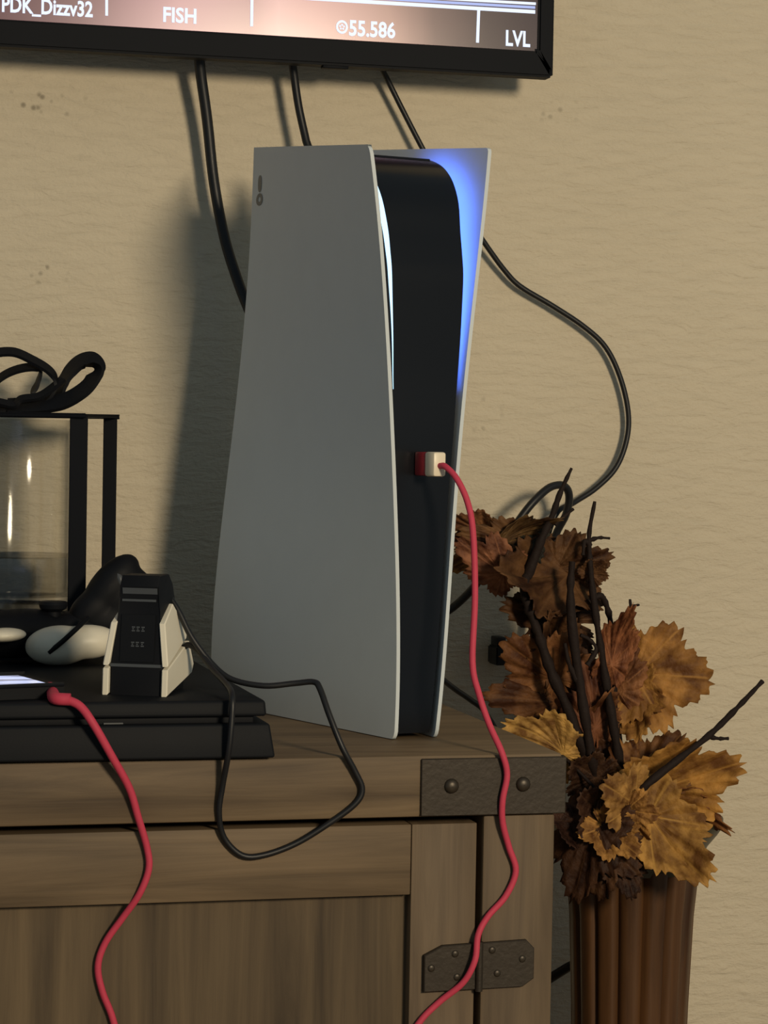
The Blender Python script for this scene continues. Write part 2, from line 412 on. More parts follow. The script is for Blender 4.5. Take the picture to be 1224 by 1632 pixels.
# hinge plate over the gap between door and post
hl, hr = px_x(676, 1540), px_x(851, 1530); ht, hb = px_z(763, 1503), px_z(763, 1578)
c = 0.008
poly = [(hl, hb), (hr-c, hb+0.001), (hr, hb+c*0.8), (hr, ht-c*0.6), (hr-c*0.7, ht+0.001), (hl+c*1.6, ht-0.001), (hl, ht-c*0.9)]
hinge = prism('hinge', poly, YF-0.0005, YF+0.0042, 'y', M['iron'], cab, 0.0006, 1, label='dark iron hinge plate')
vx = px_x(763, 1540)
tube('hinge_pin', [(vx, YF-0.0008, hb-0.0005), (vx, YF-0.0008, (hb+ht)/2), (vx, YF-0.0008, ht+0.001)], 0.0026, M['iron'], hinge, 10, 2)
for q in ((725, 1520), (687, 1543), (728, 1557), (784, 1514), (832, 1528), (792, 1551)):
    p = H(*q, YF); dome('screw', p.x, p.z, YF-0.0003, 0.0026, 0.0012, M['bolt'], hinge)

# ------------------------------------------------------------------ television
YTV = -0.07
xt1 = H(882, 60, YTV).x; zt0 = 1.2530
tv = empty('television', (xt1-0.55, -0.035, zt0), 'black wall-mounted television above the console showing a game screen', 'television')
xs1 = H(857, 45, YTV).x; zs0 = H(825, 80, YTV).z; zt1 = zt0+0.64; xt0 = xt1-1.10
bm = bmesh.new()
def quadring(bm, o, i, y0, y1):
    """rectangular picture-frame solid"""
    (ax0, ax1, az0, az1), (bx0, bx1, bz0, bz1) = o, i
    O = [(ax0, az0), (ax1, az0), (ax1, az1), (ax0, az1)]; I = [(bx0, bz0), (bx1, bz0), (bx1, bz1), (bx0, bz1)]
    vs = {}
    for y in (y0, y1):
        for k in range(4):
            vs['o', k, y] = bm.verts.new((O[k][0], y, O[k][1])); vs['i', k, y] = bm.verts.new((I[k][0], y, I[k][1]))
    for k in range(4):
        j = (k+1) % 4
        bm.faces.new((vs['o', k, y0], vs['o', j, y0], vs['i', j, y0], vs['i', k, y0]))
        bm.faces.new((vs['o', k, y1], vs['o', j, y1], vs['i', j, y1], vs['i', k, y1]))
        bm.faces.new((vs['o', k, y0], vs['o', j, y0], vs['o', j, y1], vs['o', k, y1]))
        bm.faces.new((vs['i', k, y0], vs['i', j, y0], vs['i', j, y1], vs['i', k, y1]))
quadring(bm, (xt0, xt1, zt0, zt1), (xt0+0.012, xs1, zs0, zt1-0.012), YTV-0.002, YTV+0.014)
bmesh.ops.bevel(bm, geom=[e for e in bm.edges if abs(e.verts[0].co.y-e.verts[1].co.y) > 0.005 or all(v.co.y < YTV for v in e.verts)], offset=0.002, segments=2, affect='EDGES')
bm_obj('bezel', bm, M['tv'], tv, auto=40)
box('back_housing', xt0+0.05, xt1-0.012, YTV+0.0142, -0.022, zt0+0.006, zt1-0.05, M['matte_black'], tv, 0.006)
box('wall_mount', xt0+0.4, xt1-0.4, -0.022, -0.0005, zt0+0.2, zt0+0.45, M['matte_black'], tv, 0.002)
box('sensor_bump', H(515, 118, YTV).x, H(556, 118, YTV).x, YTV+0.001, YTV+0.009, zt0-0.0022, zt0+0.001, M['tv'], tv, 0.0008)
def screen_mat():
    m, nt, b = new_mat('game_screen')
    b.inputs['Base Color'].default_value = (0.01, 0.01, 0.012, 1); b.inputs['Roughness'].default_value = 0.2
    tc = N(nt, 'ShaderNodeTexCoord'); se = N(nt, 'ShaderNodeSeparateXYZ'); nt.links.new(tc.outputs['Object'], se.inputs[0])
    no = N(nt, 'ShaderNodeTexNoise'); no.inputs['Scale'].default_value = 9; no.inputs['Detail'].default_value = 2
    nt.links.new(tc.outputs['Object'], no.inputs['Vector'])
    x0 = H(0, 20, YTV).x
    mr = N(nt, 'ShaderNodeMapRange'); mr.inputs[1].default_value = x0; mr.inputs[2].default_value = xs1
    nt.links.new(se.outputs['X'], mr.inputs[0])
    ad = N(nt, 'ShaderNodeMath', operation='MULTIPLY_ADD'); ad.inputs[1].default_value = 0.16
    sb = N(nt, 'ShaderNodeMath', operation='SUBTRACT'); sb.inputs[1].default_value = 0.5
    nt.links.new(no.outputs[0], sb.inputs[0]); nt.links.new(sb.outputs[0], ad.inputs[0]); nt.links.new(mr.outputs[0], ad.inputs[2])
    cr = N(nt, 'ShaderNodeValToRGB'); e = cr.color_ramp.elements
    e[0].position = 0.0; e[0].color = lin((92, 58, 62)); e[1].position = 1.0; e[1].color = lin((42, 24, 32))
    for p, col in ((0.15, (120, 84, 88)), (0.3, (178, 128, 136)), (0.42, (150, 100, 112)), (0.5, (188, 136, 140)), (0.6, (176, 122, 124)), (0.72, (150, 106, 100)), (0.79, (84, 52, 56)), (0.88, (48, 28, 36))):
        k = cr.color_ramp.elements.new(p); k.color = lin(col)
    nt.links.new(ad.outputs[0], cr.inputs[0]); nt.links.new(cr.outputs[0], b.inputs['Emission Color'])
    b.inputs['Emission Strength'].default_value = 1.0
    return m
M['screen'] = screen_mat()
M['ui'] = emit('screen_lettering', (0.72, 0.80, 1.0), 1.15)
M['ui2'] = emit('screen_bar', (0.42, 0.52, 0.95), 0.9)
screen = box('screen', xt0+0.0122, xs1-0.0002, YTV+0.0005, YTV+0.004, zs0+0.0002, zt1-0.0122, M['screen'], tv, label='lit game screen')
YU = YTV+0.0001
def text_part(s, px0, px1, pyt, pyb, off=0.028):
    """text s; its box on the screen runs from px0 to px1, cap height from pyt to pyb at its left end"""
    cu = bpy.data.curves.new('txt', 'FONT'); cu.body = s; cu.offset = off; cu.resolution_u = 3
    to = bpy.data.objects.new('txt', cu); COL.objects.link(to)
    bpy.context.view_layer.update()
    me = bpy.data.meshes.new_from_object(to.evaluated_get(bpy.context.evaluated_depsgraph_get()))
    bpy.data.objects.remove(to)
    xs = [v.co.x for v in me.vertices]
    capm = 0.70
    X0, X1 = H(px0, pyb, YU).x, H(px1, pyb, YU).x; Z0, Z1 = H(px0, pyb, YU).z, H(px0, pyt, YU).z
    sx = (X1-X0)/(max(xs)-min(xs)); sz = (Z1-Z0)/capm; mn = min(xs)
    for v in me.vertices:
        v.co = (X0+(v.co.x-mn)*sx, YU, Z0+v.co.y*sz)
    me.materials.clear()
    return link_mesh('lettering', me, M['ui'], screen)
text_part('PDK_Dizzv32', 3, 148, -6, 18)
text_part('FISH', 260, 313, 11, 34)
text_part('55.586', 556, 630, 32, 56)
text_part('LVL', 806, 845, 48, 72)
def ui_bar(q0, q1, w, mat='ui'):
    a, b = H(*q0, YU), H(*q1, YU); d = (b-a).normalized(); n = Vector((-d.z, 0, d.x))*w/2
    mobj('screen_line', [a-n, b-n, b+n, a+n], [(0, 1, 2, 3)], M[mat], screen)
ui_bar((170, -30), (170, 25), 0.0022); ui_bar((402, -30), (401, 42), 0.0024); ui_bar((763, 14), (761, 68), 0.0026)
ui_bar((470, -4), (853, 19), 0.0030); ui_bar((640, -6), (854, 6), 0.0022); ui_bar((560, -5), (853, 12), 0.0022, 'ui2')
# coin icon: ring and dot
ci = H(545, 43, YU); V = []; Fc = []
for k in range(20):
    a = 2*math.pi*k/20
    for r in (0.0033, 0.0050): V.append((ci.x+r*math.cos(a), YU, ci.z+1.1*r*math.sin(a)))
for k in range(20): j = (k+1) % 20; Fc.append((2*k, 2*j, 2*j+1, 2*k+1))
for k in range(5):
    b0 = len(V); a = 2*math.pi*k/5+0.3
    cx, cz = ci.x+0.0017*math.cos(a), ci.z+0.0017*math.sin(a)
    for j in range(6): V.append((cx+0.0009*math.cos(j*math.pi/3), YU, cz+0.0009*math.sin(j*math.pi/3)))
    Fc.append(tuple(range(b0, b0+6)))
mobj('coin_icon', V, Fc, M['ui'], screen)

# ------------------------------------------------------------------ white upright game console
AC = math.radians(13.81)
OC = Vector(hitp(628, 1180, (0, 0, ZT), (0, 0, 1)))
UC = Vector((math.cos(AC), math.sin(AC), 0)); VC = Vector((-math.sin(AC), math.cos(AC), 0))
ZR = [0, .0337, .1221, .2105, .2459, .3211, .3743, .4164]; UR = [.0352, .0385, .0448, .0496, .0539, .061, .0665, .0702]
ZL = [0, .0789, .1226, .1749, .2314, .2962, .3391, .3818, .4107]; UL = [0, .0004, -.0015, -.004, -.0081, -.0138, -.0176, -.0229, -.0278]
ZB = [.0, .0791, .1332, .1725, .2316, .3119, .3842, .4357]; UB = [-.0268, -.0257, -.0223, -.0168, -.0104, -.0025, .0005, .0023]
def fit(Zs, Us, z, deg=4): return float(np.polyval(np.polyfit(Zs, Us, deg), z))
DEP = 0.25
def u_left(z, d):
    t = d/DEP; return fit(ZL, UL, z)*(1-t) + fit(ZB, UB, z)*t
def u_right(z, d):
    t = d/DEP; return fit(ZR, UR, z)*(1-t) + (0.04-fit(ZB, UB, z))*t
def CP(u, d, z): return OC + UC*u + VC*d + Vector((0, 0, z))
con = empty('game_console', CP(0.02, 0.12, 0), 'tall white and black game console standing upright on the cabinet', 'game console')
def plate(side):
    nz, nd = 40, 24; th = 0.0028
    ztop = lambda d: (0.4115 if side < 0 else 0.4160) + (0.0242 if side < 0 else 0.0190)*(d/DEP)
    rows = []
    R0, R1 = 0.006, (0.006 if side < 0 else 0.0025)
    V = []; Fc = []
    for layer in (0, 1):
        for i in range(nz+1):
            s = 0.5-0.5*math.cos(math.pi*i/nz)
            for j in range(nd+1):
                t = (j/nd)**1.5; d = DEP*t; z = 0.0006 + (ztop(d)-0.0006)*s
                # round the front corners of the sheet
                dd = d
                zz = z
                if z < R0: lo = R0-math.sqrt(max(0, R0**2-(R0-z)**2)); dd = max(d, lo) if j == 0 else d
                if z > ztop(0)-R1 and j == 0:
                    h = z-(ztop(0)-R1); dd = R1-math.sqrt(max(0, R1**2-min(h, R1)**2))
                uu = (u_left if side < 0 else u_right)(zz, dd)
                uu += -side*th*layer
                V.append(CP(uu, dd, zz))
    n1 = (nz+1)*(nd+1); idx = lambda l, i, j: l*n1 + i*(nd+1) + j
    for l in (0, 1):
        for i in range(nz):
            for j in range(nd): Fc.append((idx(l, i, j), idx(l, i, j+1), idx(l, i+1, j+1), idx(l, i+1, j)))
    for i in range(nz):
        for j in (0, nd): Fc.append((idx(0, i, j), idx(0, i+1, j), idx(1, i+1, j), idx(1, i, j)))
    for j in range(nd):
        for i in (0, nz): Fc.append((idx(0, i, j), idx(0, i, j+1), idx(1, i, j+1), idx(1, i, j)))
    return mobj('side_plate', V, Fc, M['shell'], con, auto=40)
pl = plate(-1); pr_ = plate(1)
# black body between the plates: front profile (depth, height)
PROF = [(.003, .004), (.003, .06), (.003, .12), (.0025, .19), (.0025, .22), (.004, .255), (.0075, .30), (.011, .325), (.0155, .340), (.021, .3563), (.027, .3768),
        (.036, .3923), (.047, .4026), (.059, .4085), (.072, .4118), (.09, .4135)]
_d = [p[0] for p in PROF]; _z = [p[1] for p in PROF]
def _g(z): t = min(1, max(0, (z-0.25)/0.15)); return 0.0090*t*t*(3-2*t)
PROF = [(max(0.0025, d-_g(z)*1.75), z) for d, z in PROF]
sm = spline([(d, 0, z) for d, z in PROF], 4); PROF2 = [(p.x, p.z) for p in sm]
GAP = 0.0032
def gap_r(z):
    t = min(1, max(0, (z-0.25)/0.15)); return GAP + 0.0090*t*t*(3-2*t)
def body():
    """rows of the front profile, closed by side, back, top and bottom sheets that follow the plates"""
    nd = 14; V = []; Fc = []; rows = PROF2; n = len(rows)
    def pt(side, i, j):
        d0, z = rows[i]; d = d0+(0.243-d0)*j/nd
        u = u_left(z, d)+0.0028+GAP*0.6 if side == 0 else u_right(z, d)-0.0028-gap_r(z)
        return CP(u, d, z)
    idx = {}
    for sd in (0, 1):
        for i in range(n):
            for j in range(nd+1): idx[sd, i, j] = len(V); V.append(pt(sd, i, j))
    for i in range(n-1):
        for j in range(nd):
            for sd in (0, 1): Fc.append((idx[sd, i, j], idx[sd, i, j+1], idx[sd, i+1, j+1], idx[sd, i+1, j]))
        for j in (0, nd): Fc.append((idx[0, i, j], idx[1, i, j], idx[1, i+1, j], idx[0, i+1, j]))
    for j in range(nd):
        for i in (0, n-1): Fc.append((idx[0, i, j], idx[1, i, j], idx[1, i, j+1], idx[0, i, j+1]))
    return mobj('body', V, Fc, M['gloss_black'], con, auto=35)
bd = body()
def prof_at(z):
    zs = [p[1] for p in PROF2]; ds = [p[0] for p in PROF2]; return float(np.interp(z, zs, ds))
# raised ridge across the body's top front
rp = []
for t in np.linspace(0, 1, 9):
    z = .4100; d = prof_at(z); a = u_left(z, d)+0.006; b = u_right(z, d)-0.0028-gap_r(z)-0.002
    rp.append(CP(a+(b-a)*t, d, z))
tube('ridge', rp, 0.0011, M['gloss_black'], bd, 8, 2)
def front_hit(px, py):
    """(u, z) where a sight line meets the curved front of the body"""
    best = None
    for z in np.arange(0.1, 0.41, 0.0005):
        d = prof_at(z); P = Vector(hitp(px, py, OC+VC*d, VC)); e = abs(P.z-OC.z-z)
        if best is None or e < best[0]: best = (e, (P-OC).dot(UC), z)
    return best[1], best[2]
def led(side):
    V = []; Fc = []
    if side < 0:
        pts = spline([(front_hit(px, py)[0], front_hit(px, py)[1], w) for px, py, w in
                      ((599, 294, .0010), (602, 308, .0034), (608, 335, .0044), (614, 368, .0040), (618.5, 405, .0032), (621.5, 445, .0026), (624, 500, .0012), (625.5, 555, .0005), (626.3, 620, .00005))], 6)
        for p in pts:
            u, z, w = p; d = prof_at(z)
            V += [CP(a, b, z) for a, b in ((u-w/2, d-0.0007), (u+w/2, d-0.0007), (u+w/2, d+0.001), (u-w/2, d+0.001))]
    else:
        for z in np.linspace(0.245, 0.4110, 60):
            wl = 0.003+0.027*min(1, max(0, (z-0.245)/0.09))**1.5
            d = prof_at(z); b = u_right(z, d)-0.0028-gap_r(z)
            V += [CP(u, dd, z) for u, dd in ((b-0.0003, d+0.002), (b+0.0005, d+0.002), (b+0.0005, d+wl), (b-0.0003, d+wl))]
    m = len(V)//4
    for k in range(m-1):
        for i in range(4): j = (i+1) % 4; Fc.append((k*4+i, k*4+j, (k+1)*4+j, (k+1)*4+i))
    Fc.append((0, 1, 2, 3)); Fc.append(tuple((m-1)*4+i for i in range(4)))
    return mobj('light_strip', V, Fc, M['led' if side < 0 else 'led2'], bd, auto=40, label='glowing light strip')
led(-1); led(1)
# embossed mark near the rear top of the left plate: an upright bar and a ring under it
def on_left(d, z): return CP(u_left(z, d)-0.0003, d, z)
def left_dz(px, py):
    best = None
    for d in np.arange(0.15, 0.25, 0.001):
        P = Vector(hitp(px, py, OC+VC*d, VC)); e = abs((P-OC).dot(UC)-u_left(P.z-OC.z, d))
        if best is None or e < best[0]: best = (e, d, P.z-OC.z)
    return best[1], best[2]
d0, z0 = left_dz(414, 293)
V = []; Fc = []
for k in range(24):
    a = 2*math.pi*k/24; V.append(on_left(d0-0.001+0.0042*math.cos(a), z0+0.0066*math.copysign(abs(math.sin(a))**0.6, math.sin(a))))
Fc.append(tuple(range(24))); mobj('logo_mark', V, Fc, M['mark'], pl)
d0, z0 = left_dz(414, 318); V = []; Fc = []
for k in range(24):
    a = 2*math.pi*k/24
    for r in (0.40, 1.0): V.append(on_left(d0+0.0075*r*math.cos(a), z0+0.0048*r*math.sin(a)))
for k in range(24): j = (k+1) % 24; Fc.append((2*k, 2*j, 2*j+1, 2*k+1))
mobj('logo_mark', V, Fc, M['mark'], pl)

# ------------------------------------------------------------------ red cable plugged into the console front
zpl = px_z(684, 739, OC.y)-ZT
def front_uz(px, py):
    P = Vector(hitp(px, py, OC+VC*0.0, VC)); return (P-OC).dot(UC), P.z-OC.z
u0, zpl = front_uz(672, 739)
rc = empty('charging_cable', CP(u0, 0.0, zpl), 'red cable plugged into the console front, hanging over the corner bracket', 'cable')
Mloc = Matrix(((UC.x, VC.x, 0, CP(u0, 0, zpl).x), (UC.y, VC.y, 0, CP(u0, 0, zpl).y), (0, 0, 1, CP(u0, 0, zpl).z), (0, 0, 0, 1)))
box('plug_shell', -0.0046, 0.0046, -0.0128, 0.0022, -0.0082, 0.0082, M['red_plug'], rc, 0.0012, 2, Mloc)
box('plug_grip', -0.0050, 0.0050, -0.026, -0.0126, -0.0085, 0.0085, M['white_plug'], rc, 0.0018, 2, Mloc)
start = CP(u0, -0.0255, zpl-0.001)
pts = [start, CP(u0+0.001, -0.032, zpl-0.0015)]
for px, py, Y in ((728, 763, -.405), (745, 800, -.412), (754, 850, -.418), (757, 950, -.425), (753, 1055, -.432), (763, 1105, -.438), (780, 1155, -.444),
                  (800, 1200, -.4525), (808, 1235, -.4525), (801, 1275, -.4525), (801, 1310, -.4500), (811, 1350, -.4475), (822, 1388, -.4472), (806, 1428, -.4472), (778, 1460, -.4472), (762, 1490, -.4490),
                  (757, 1530, -.4535), (738, 1566, -.4515), (700, 1597, -.4465), (668, 1630, -.4462), (640, 1680, -.4462), (628, 1760, -.4462), (640, 1900, -.4462), (620, 2100, -.4462), (640, 2400, -.450), (600, 2900, -.46)):
    pts.append(H(px, py, Y))
tube('cord', pts, 0.0022, M['red_cable'], rc, 10, 6)

# ------------------------------------------------------------------ flat black game console lying on the cabinet, left
ZP = 0.7795
oc = empty('flat_game_console', (0.18, -0.31, ZT), 'flat matte black two-layer game console lying left of the white console', 'game console')
xr_ = H(425, 1112, -.449).x
def slab_prism(name, y0f, y1f, x1b, x1t, z0, z1, yb, mat, bev):
    """a layer whose front face and right end lean: bottom front y0f, top front y1f, right end x1b (bottom) to x1t (top)"""
    xl = xr_-0.275
    V = [(xl, y0f, z0), (x1b, y0f, z0), (x1b, yb, z0), (xl, yb, z0), (xl, y1f, z1), (x1t, y1f, z1), (x1t, yb, z1), (xl, yb, z1)]
    bm = bmesh.new(); vs = [bm.verts.new(v) for v in V]
    for f in ((0, 1, 2, 3), (4, 5, 6, 7), (0, 1, 5, 4), (1, 2, 6, 5), (2, 3, 7, 6), (3, 0, 4, 7)): bm.faces.new([vs[i] for i in f])
    bmesh.ops.bevel(bm, geom=list(bm.edges), offset=bev, segments=3, affect='EDGES', profile=0.5)
    return bm_obj(name, bm, mat, oc, auto=40)
xb_ = H(439, 1208, -.455).x
YPB = -0.168
slab_prism('lower_layer', -.4555, -.4525, xb_, xb_-0.0035, ZT+0.0012, ZT+0.0235, YPB, M['matte_black'], 0.0018)
slab_prism('groove', -.445, -.445, xr_-0.0075, xr_-0.0075, ZT+0.0225, ZP-0.0085, YPB-0.004, M['soft_black'], 0.001)
slab_prism('upper_layer', -.4515, -.4495, xr_, xr_-0.0008, ZP-0.0105, ZP, YPB, M['matte_black'], 0.0022)
for sx in (-.24, -.02):
    for y in (-.43, -.2): box('foot', xr_+sx-.01, xr_+sx+.01, y-.005, y+.005, ZT, ZT+.0015, M['soft_black'], oc)
a, b = H(165, 1154, -.4455), H(196, 1151, -.4455)
box('button_strip', a.x, b.x, -.4462, -.444, a.z-0.0008, a.z+0.0008, M['port'], oc)

# ------------------------------------------------------------------ charging dock
ZD = ZP
fl, fr, br_ = HZ(164, 1106, ZD), HZ(266, 1108, ZD), HZ(302, 1066, ZD)
fr = HZ(266, 1111, ZD); DW = 0.0445; ex = Vector((math.cos(math.radians(25)), -math.sin(math.radians(25)), 0)); fl = fr-ex*DW; ey = Vector((-ex.y, ex.x, 0)); 
dsc = min(0.085, (br_-fr).dot(ey) if (br_-fr).dot(ey) > 0.03 else 0.06)
dock = empty('charging_dock', fl+ex*DW/2+ey*0.03, 'black controller charging dock with white side plates on the flat console', 'charging dock')
Md = Matrix(((ex.x, ey.x, 0, fl.x), (ex.y, ey.y, 0, fl.y), (0, 0, 1, ZD), (0, 0, 0, 1)))
wt = 0.0042
def side_solve(px, py, xloc):
    """local (depth, height) where the sight line meets the dock's side plane x = xloc"""
    P = Vector(hitp(px, py, tuple(fl+ex*xloc), tuple(ex))); return ((P-fl).dot(ey), P.z-ZD)
HD = H(228, 920, fl.y+0.03).z-ZD
WPOLY_LO = [(0.0, 0.0), (0.0008, 0.0175), (0.035, 0.0325), (0.043, 0.016), (0.040, 0.010)]
WPOLY_UP = [(0.001, 0.0195), (0.004, 0.0475), (0.020, 0.0590), (0.038, 0.0395), (0.0345, 0.0340)]
DS = 1.55
WPOLY_LO = [(a*DS, b) for a, b in WPOLY_LO]; WPOLY_UP = [(a*DS, b) for a, b in WPOLY_UP]
for x0 in (0.0, DW-wt):
    prism('side_plate', WPOLY_LO, x0, x0+wt, 'x', M['white_pl'], dock, 0.0006, 1, Md)
    sh = 0.010*(1 if x0 == 0 else -1)
    Ms = Md.copy()
    o = prism('side_plate', WPOLY_UP, x0, x0+wt, 'x', M['white_pl'], dock, 0.0006, 1, Md)
    for v in o.data.vertices:       # upper plates lean in towards the top
        h = (v.co.z-ZD-0.0205)/0.04; v.co += ex*sh*0.55*max(0, h)
core = [(0.0020, 0.0), (0.0030, 0.020), (0.0055, 0.052), (0.0060, 0.064), (0.0050, 0.0715), (0.0080, 0.0785), (0.022, 0.0785), (0.028, 0.072), (0.031, 0.055), (0.037, 0.02), (0.037, 0.0)]
core = [(a*DS, b) for a, b in core]
o = prism('housing', core, wt+0.0002, DW-wt-0.0002, 'x', M['soft_black'], dock, 0.0012, 2, Md)
for v in o.data.vertices:
    lx = (v.co-fl).dot(ex); h = max(0, (v.co.z-ZD-0.018)/0.042); k = (lx-DW/2)/(DW/2)
    v.co -= ex*k*0.0050*min(h, 1.15)
housing = o
def front_at(z): return float(np.interp(z, [c[1] for c in core[:6]], [c[0] for c in core[:6]]))
def dock_strip(name, x0, x1, z0, z1, th, mat, par):
    V = []
    for z in (z0, z1):
        for x in (x0, x1):
            for dd in (0.0006, -th):
                V.append(Md @ Vector((x, front_at(z)+dd, z)))
    return mobj(name, V, [(0, 1, 3, 2), (4, 5, 7, 6), (0, 1, 5, 4), (2, 3, 7, 6), (0, 2, 6, 4), (1, 3, 7, 5)], mat, par)
dock_strip('front_panel', DW*.24, DW*.76, 0.022, 0.053, 0.0008, M['matte_black'], housing)
dock_strip('trim_bar', DW*.24, DW*.76, 0.0615, 0.0630, 0.0008, M['port'], housing)
dock_strip('trim_bar', DW*.25, DW*.78, 0.0665, 0.0705, 0.0008, M['port'], housing)
dock_strip('base_strip', DW*.10, DW*.90, 0.0185, 0.0205, 0.0006, M['port'], housing)
for zc in (0.0335, 0.0435):        # two small display glyph groups
    for i, (dx, w) in enumerate(((-.0042, .0022), (-.0010, .0022), (.0024, .0022))):
        for j in (-1, 0, 1):
            dock_strip('display_mark', DW/2+dx+(0.0004 if j == 0 else 0), DW/2+dx+w-(0.0008 if j == 0 else 0), zc+j*0.0012-0.0004, zc+j*0.0012+0.0004, 0.0011, M['port'], housing)

# dock cable: leaves the dock's top rear, droops over the console edge in a loop and returns
dc = []
for px, py, Y in ((268, 948, -.385), (285, 975, -.39), (305, 1015, -.395), (335, 1055, -.40), (368, 1082, -.41), (420, 1093, -.42), (470, 1089, -.425), (500, 1087, -.43), (510, 1098, -.435),
                  (525, 1140, -.445), (545, 1190, -.4515), (566, 1230, -.4505), (577, 1258, -.4498), (565, 1282, -.4495), (520, 1315, -.4475), (470, 1345, -.4458), (420, 1363, -.4455), (385, 1363, -.4455),
                  (357, 1335, -.4460), (349, 1295, -.4495), (355, 1250, -.4525), (364, 1200, -.4600), (369, 1150, -.461), (370, 1110, -.457), (362, 1092, -.435), (340, 1068, -.41), (318, 1040, -.395), (302, 1028, -.388), (292, 1032, -.385)):
    dc.append(H(px, py, Y))
cb = tube('dock_cable', dc, 0.0021, M['cable'], None, 8, 6)
tag(cb, 'thin black cable looping from the charging dock over the cabinet front', 'cable')

# ------------------------------------------------------------------ controllers behind the dock
def blob(name, balls, mat, parent, vox=0.0022, sm=6):
    """one smooth skin around overlapping ellipsoids: (centre, radii, rotation)"""
    bm = bmesh.new()
    for cen, rad, rot in balls:
        r = bmesh.ops.create_uvsphere(bm, u_segments=20, v_segments=12, radius=1.0)
        mtx = Matrix.Translation(cen) @ rot.to_4x4() @ Matrix.Diagonal((*rad, 1))
        bmesh.ops.transform(bm, matrix=mtx, verts=r['verts'])
    o = bm_obj(name, bm, mat, parent, smooth=True)
    md = o.modifiers.new('remesh', 'REMESH'); md.mode = 'VOXEL'; md.voxel_size = vox; md.use_smooth_shade = True
    s = o.modifiers.new('smooth', 'SMOOTH'); s.factor = 0.5; s.iterations = sm
    return o
def axis_rot(d, up=(0, 0, 1)):
    d = Vector(d).normalized(); s = Vector(up).cross(d).normalized(); t = d.cross(s)
    return Matrix((d, s, t)).transposed()
# white controller lying on the flat console
gc = H(112, 1016, -.215); gl = H(20, 1012, -.232)
wc = empty('game_controller', (gc.x-0.03, gc.y+0.02, ZP), 'white and black game controller lying on the flat console beside the dock', 'game controller')
r0 = axis_rot((1, 0.12, 0.04))
z_g = ZP+0.0150
blob('grip', [(Vector((gc.x-0.008, gc.y, z_g)), (0.026, 0.016, 0.0150), r0), (Vector((gc.x+0.012, gc.y+0.004, z_g+0.002)), (0.026, 0.015, 0.0130), r0)], M['white_pl'], wc)
blob('grip', [(gl+Vector((-0.006, 0, 0)), (0.0165, 0.012, 0.0052), r0)], M['white_pl'], wc, 0.0012)
mid = Vector((gc.x-0.035, gc.y+0.024, ZP+0.022))
blob('faceplate', [(mid, (0.050, 0.022, 0.0185), r0), (mid+Vector((0.045, 0.006, 0.0)), (0.03, 0.018, 0.017), r0), (mid+Vector((-0.05, -0.008, -0.002)), (0.03, 0.02, 0.015), r0)], M['soft_black'], wc)
ts = H(85, 962, gc.y+0.02)
lathe('thumbstick', [(0.0005, 0.0), (0.0055, 0.0), (0.0055, 0.006), (0.0100, 0.0085), (0.0108, 0.0115), (0.0095, 0.0138), (0.0005, 0.0142)], (ts.x, ts.y, ts.z-0.012), M['soft_black'], wc, 24)
p = H(92, 1033, gc.y-0.02)
tube('seam_strip', [H(78, 1040, gc.y-0.0135), H(100, 1022, gc.y-0.0175), H(122, 1002, gc.y-0.0145), H(140, 985, gc.y-0.002)], 0.0019, M['soft_black'], wc, 8, 6)
# black controller leaning behind the dock
bc = empty('game_controller', HZ(170, 1050, ZP), 'all black game controller propped behind the left side of the dock', 'game controller')
bc.location.z = ZP
YB = -0.188
def pxball(px, py, rx, ry, Y, d, rz=None): 
    return (H(px, py, Y), (rx, ry, rz or ry), axis_rot(d))
blob('shell', [pxball(176, 935, 0.030, 0.0150, YB, (0.62, 0.0, 0.78)), pxball(198, 916, 0.0125, 0.0125, YB, (1, 0, 0.4)), pxball(150, 968, 0.024, 0.0140, YB, (0.75, 0, 0.65)),
               pxball(200, 955, 0.026, 0.0150, YB, (0.5, 0, 1), 0.02), pxball(180, 985, 0.030, 0.014, YB, (1, 0, 0.2), 0.016)], M['soft_black'], bc)
p = H(193, 925, YB-0.0145)
tube('button', [p+Vector((-0.002, 0.004, 0.004)), p+Vector((0, 0.002, 0)), p+Vector((0.0005, 0.004, -0.005))], 0.0028, M['port'], bc, 10, 4)

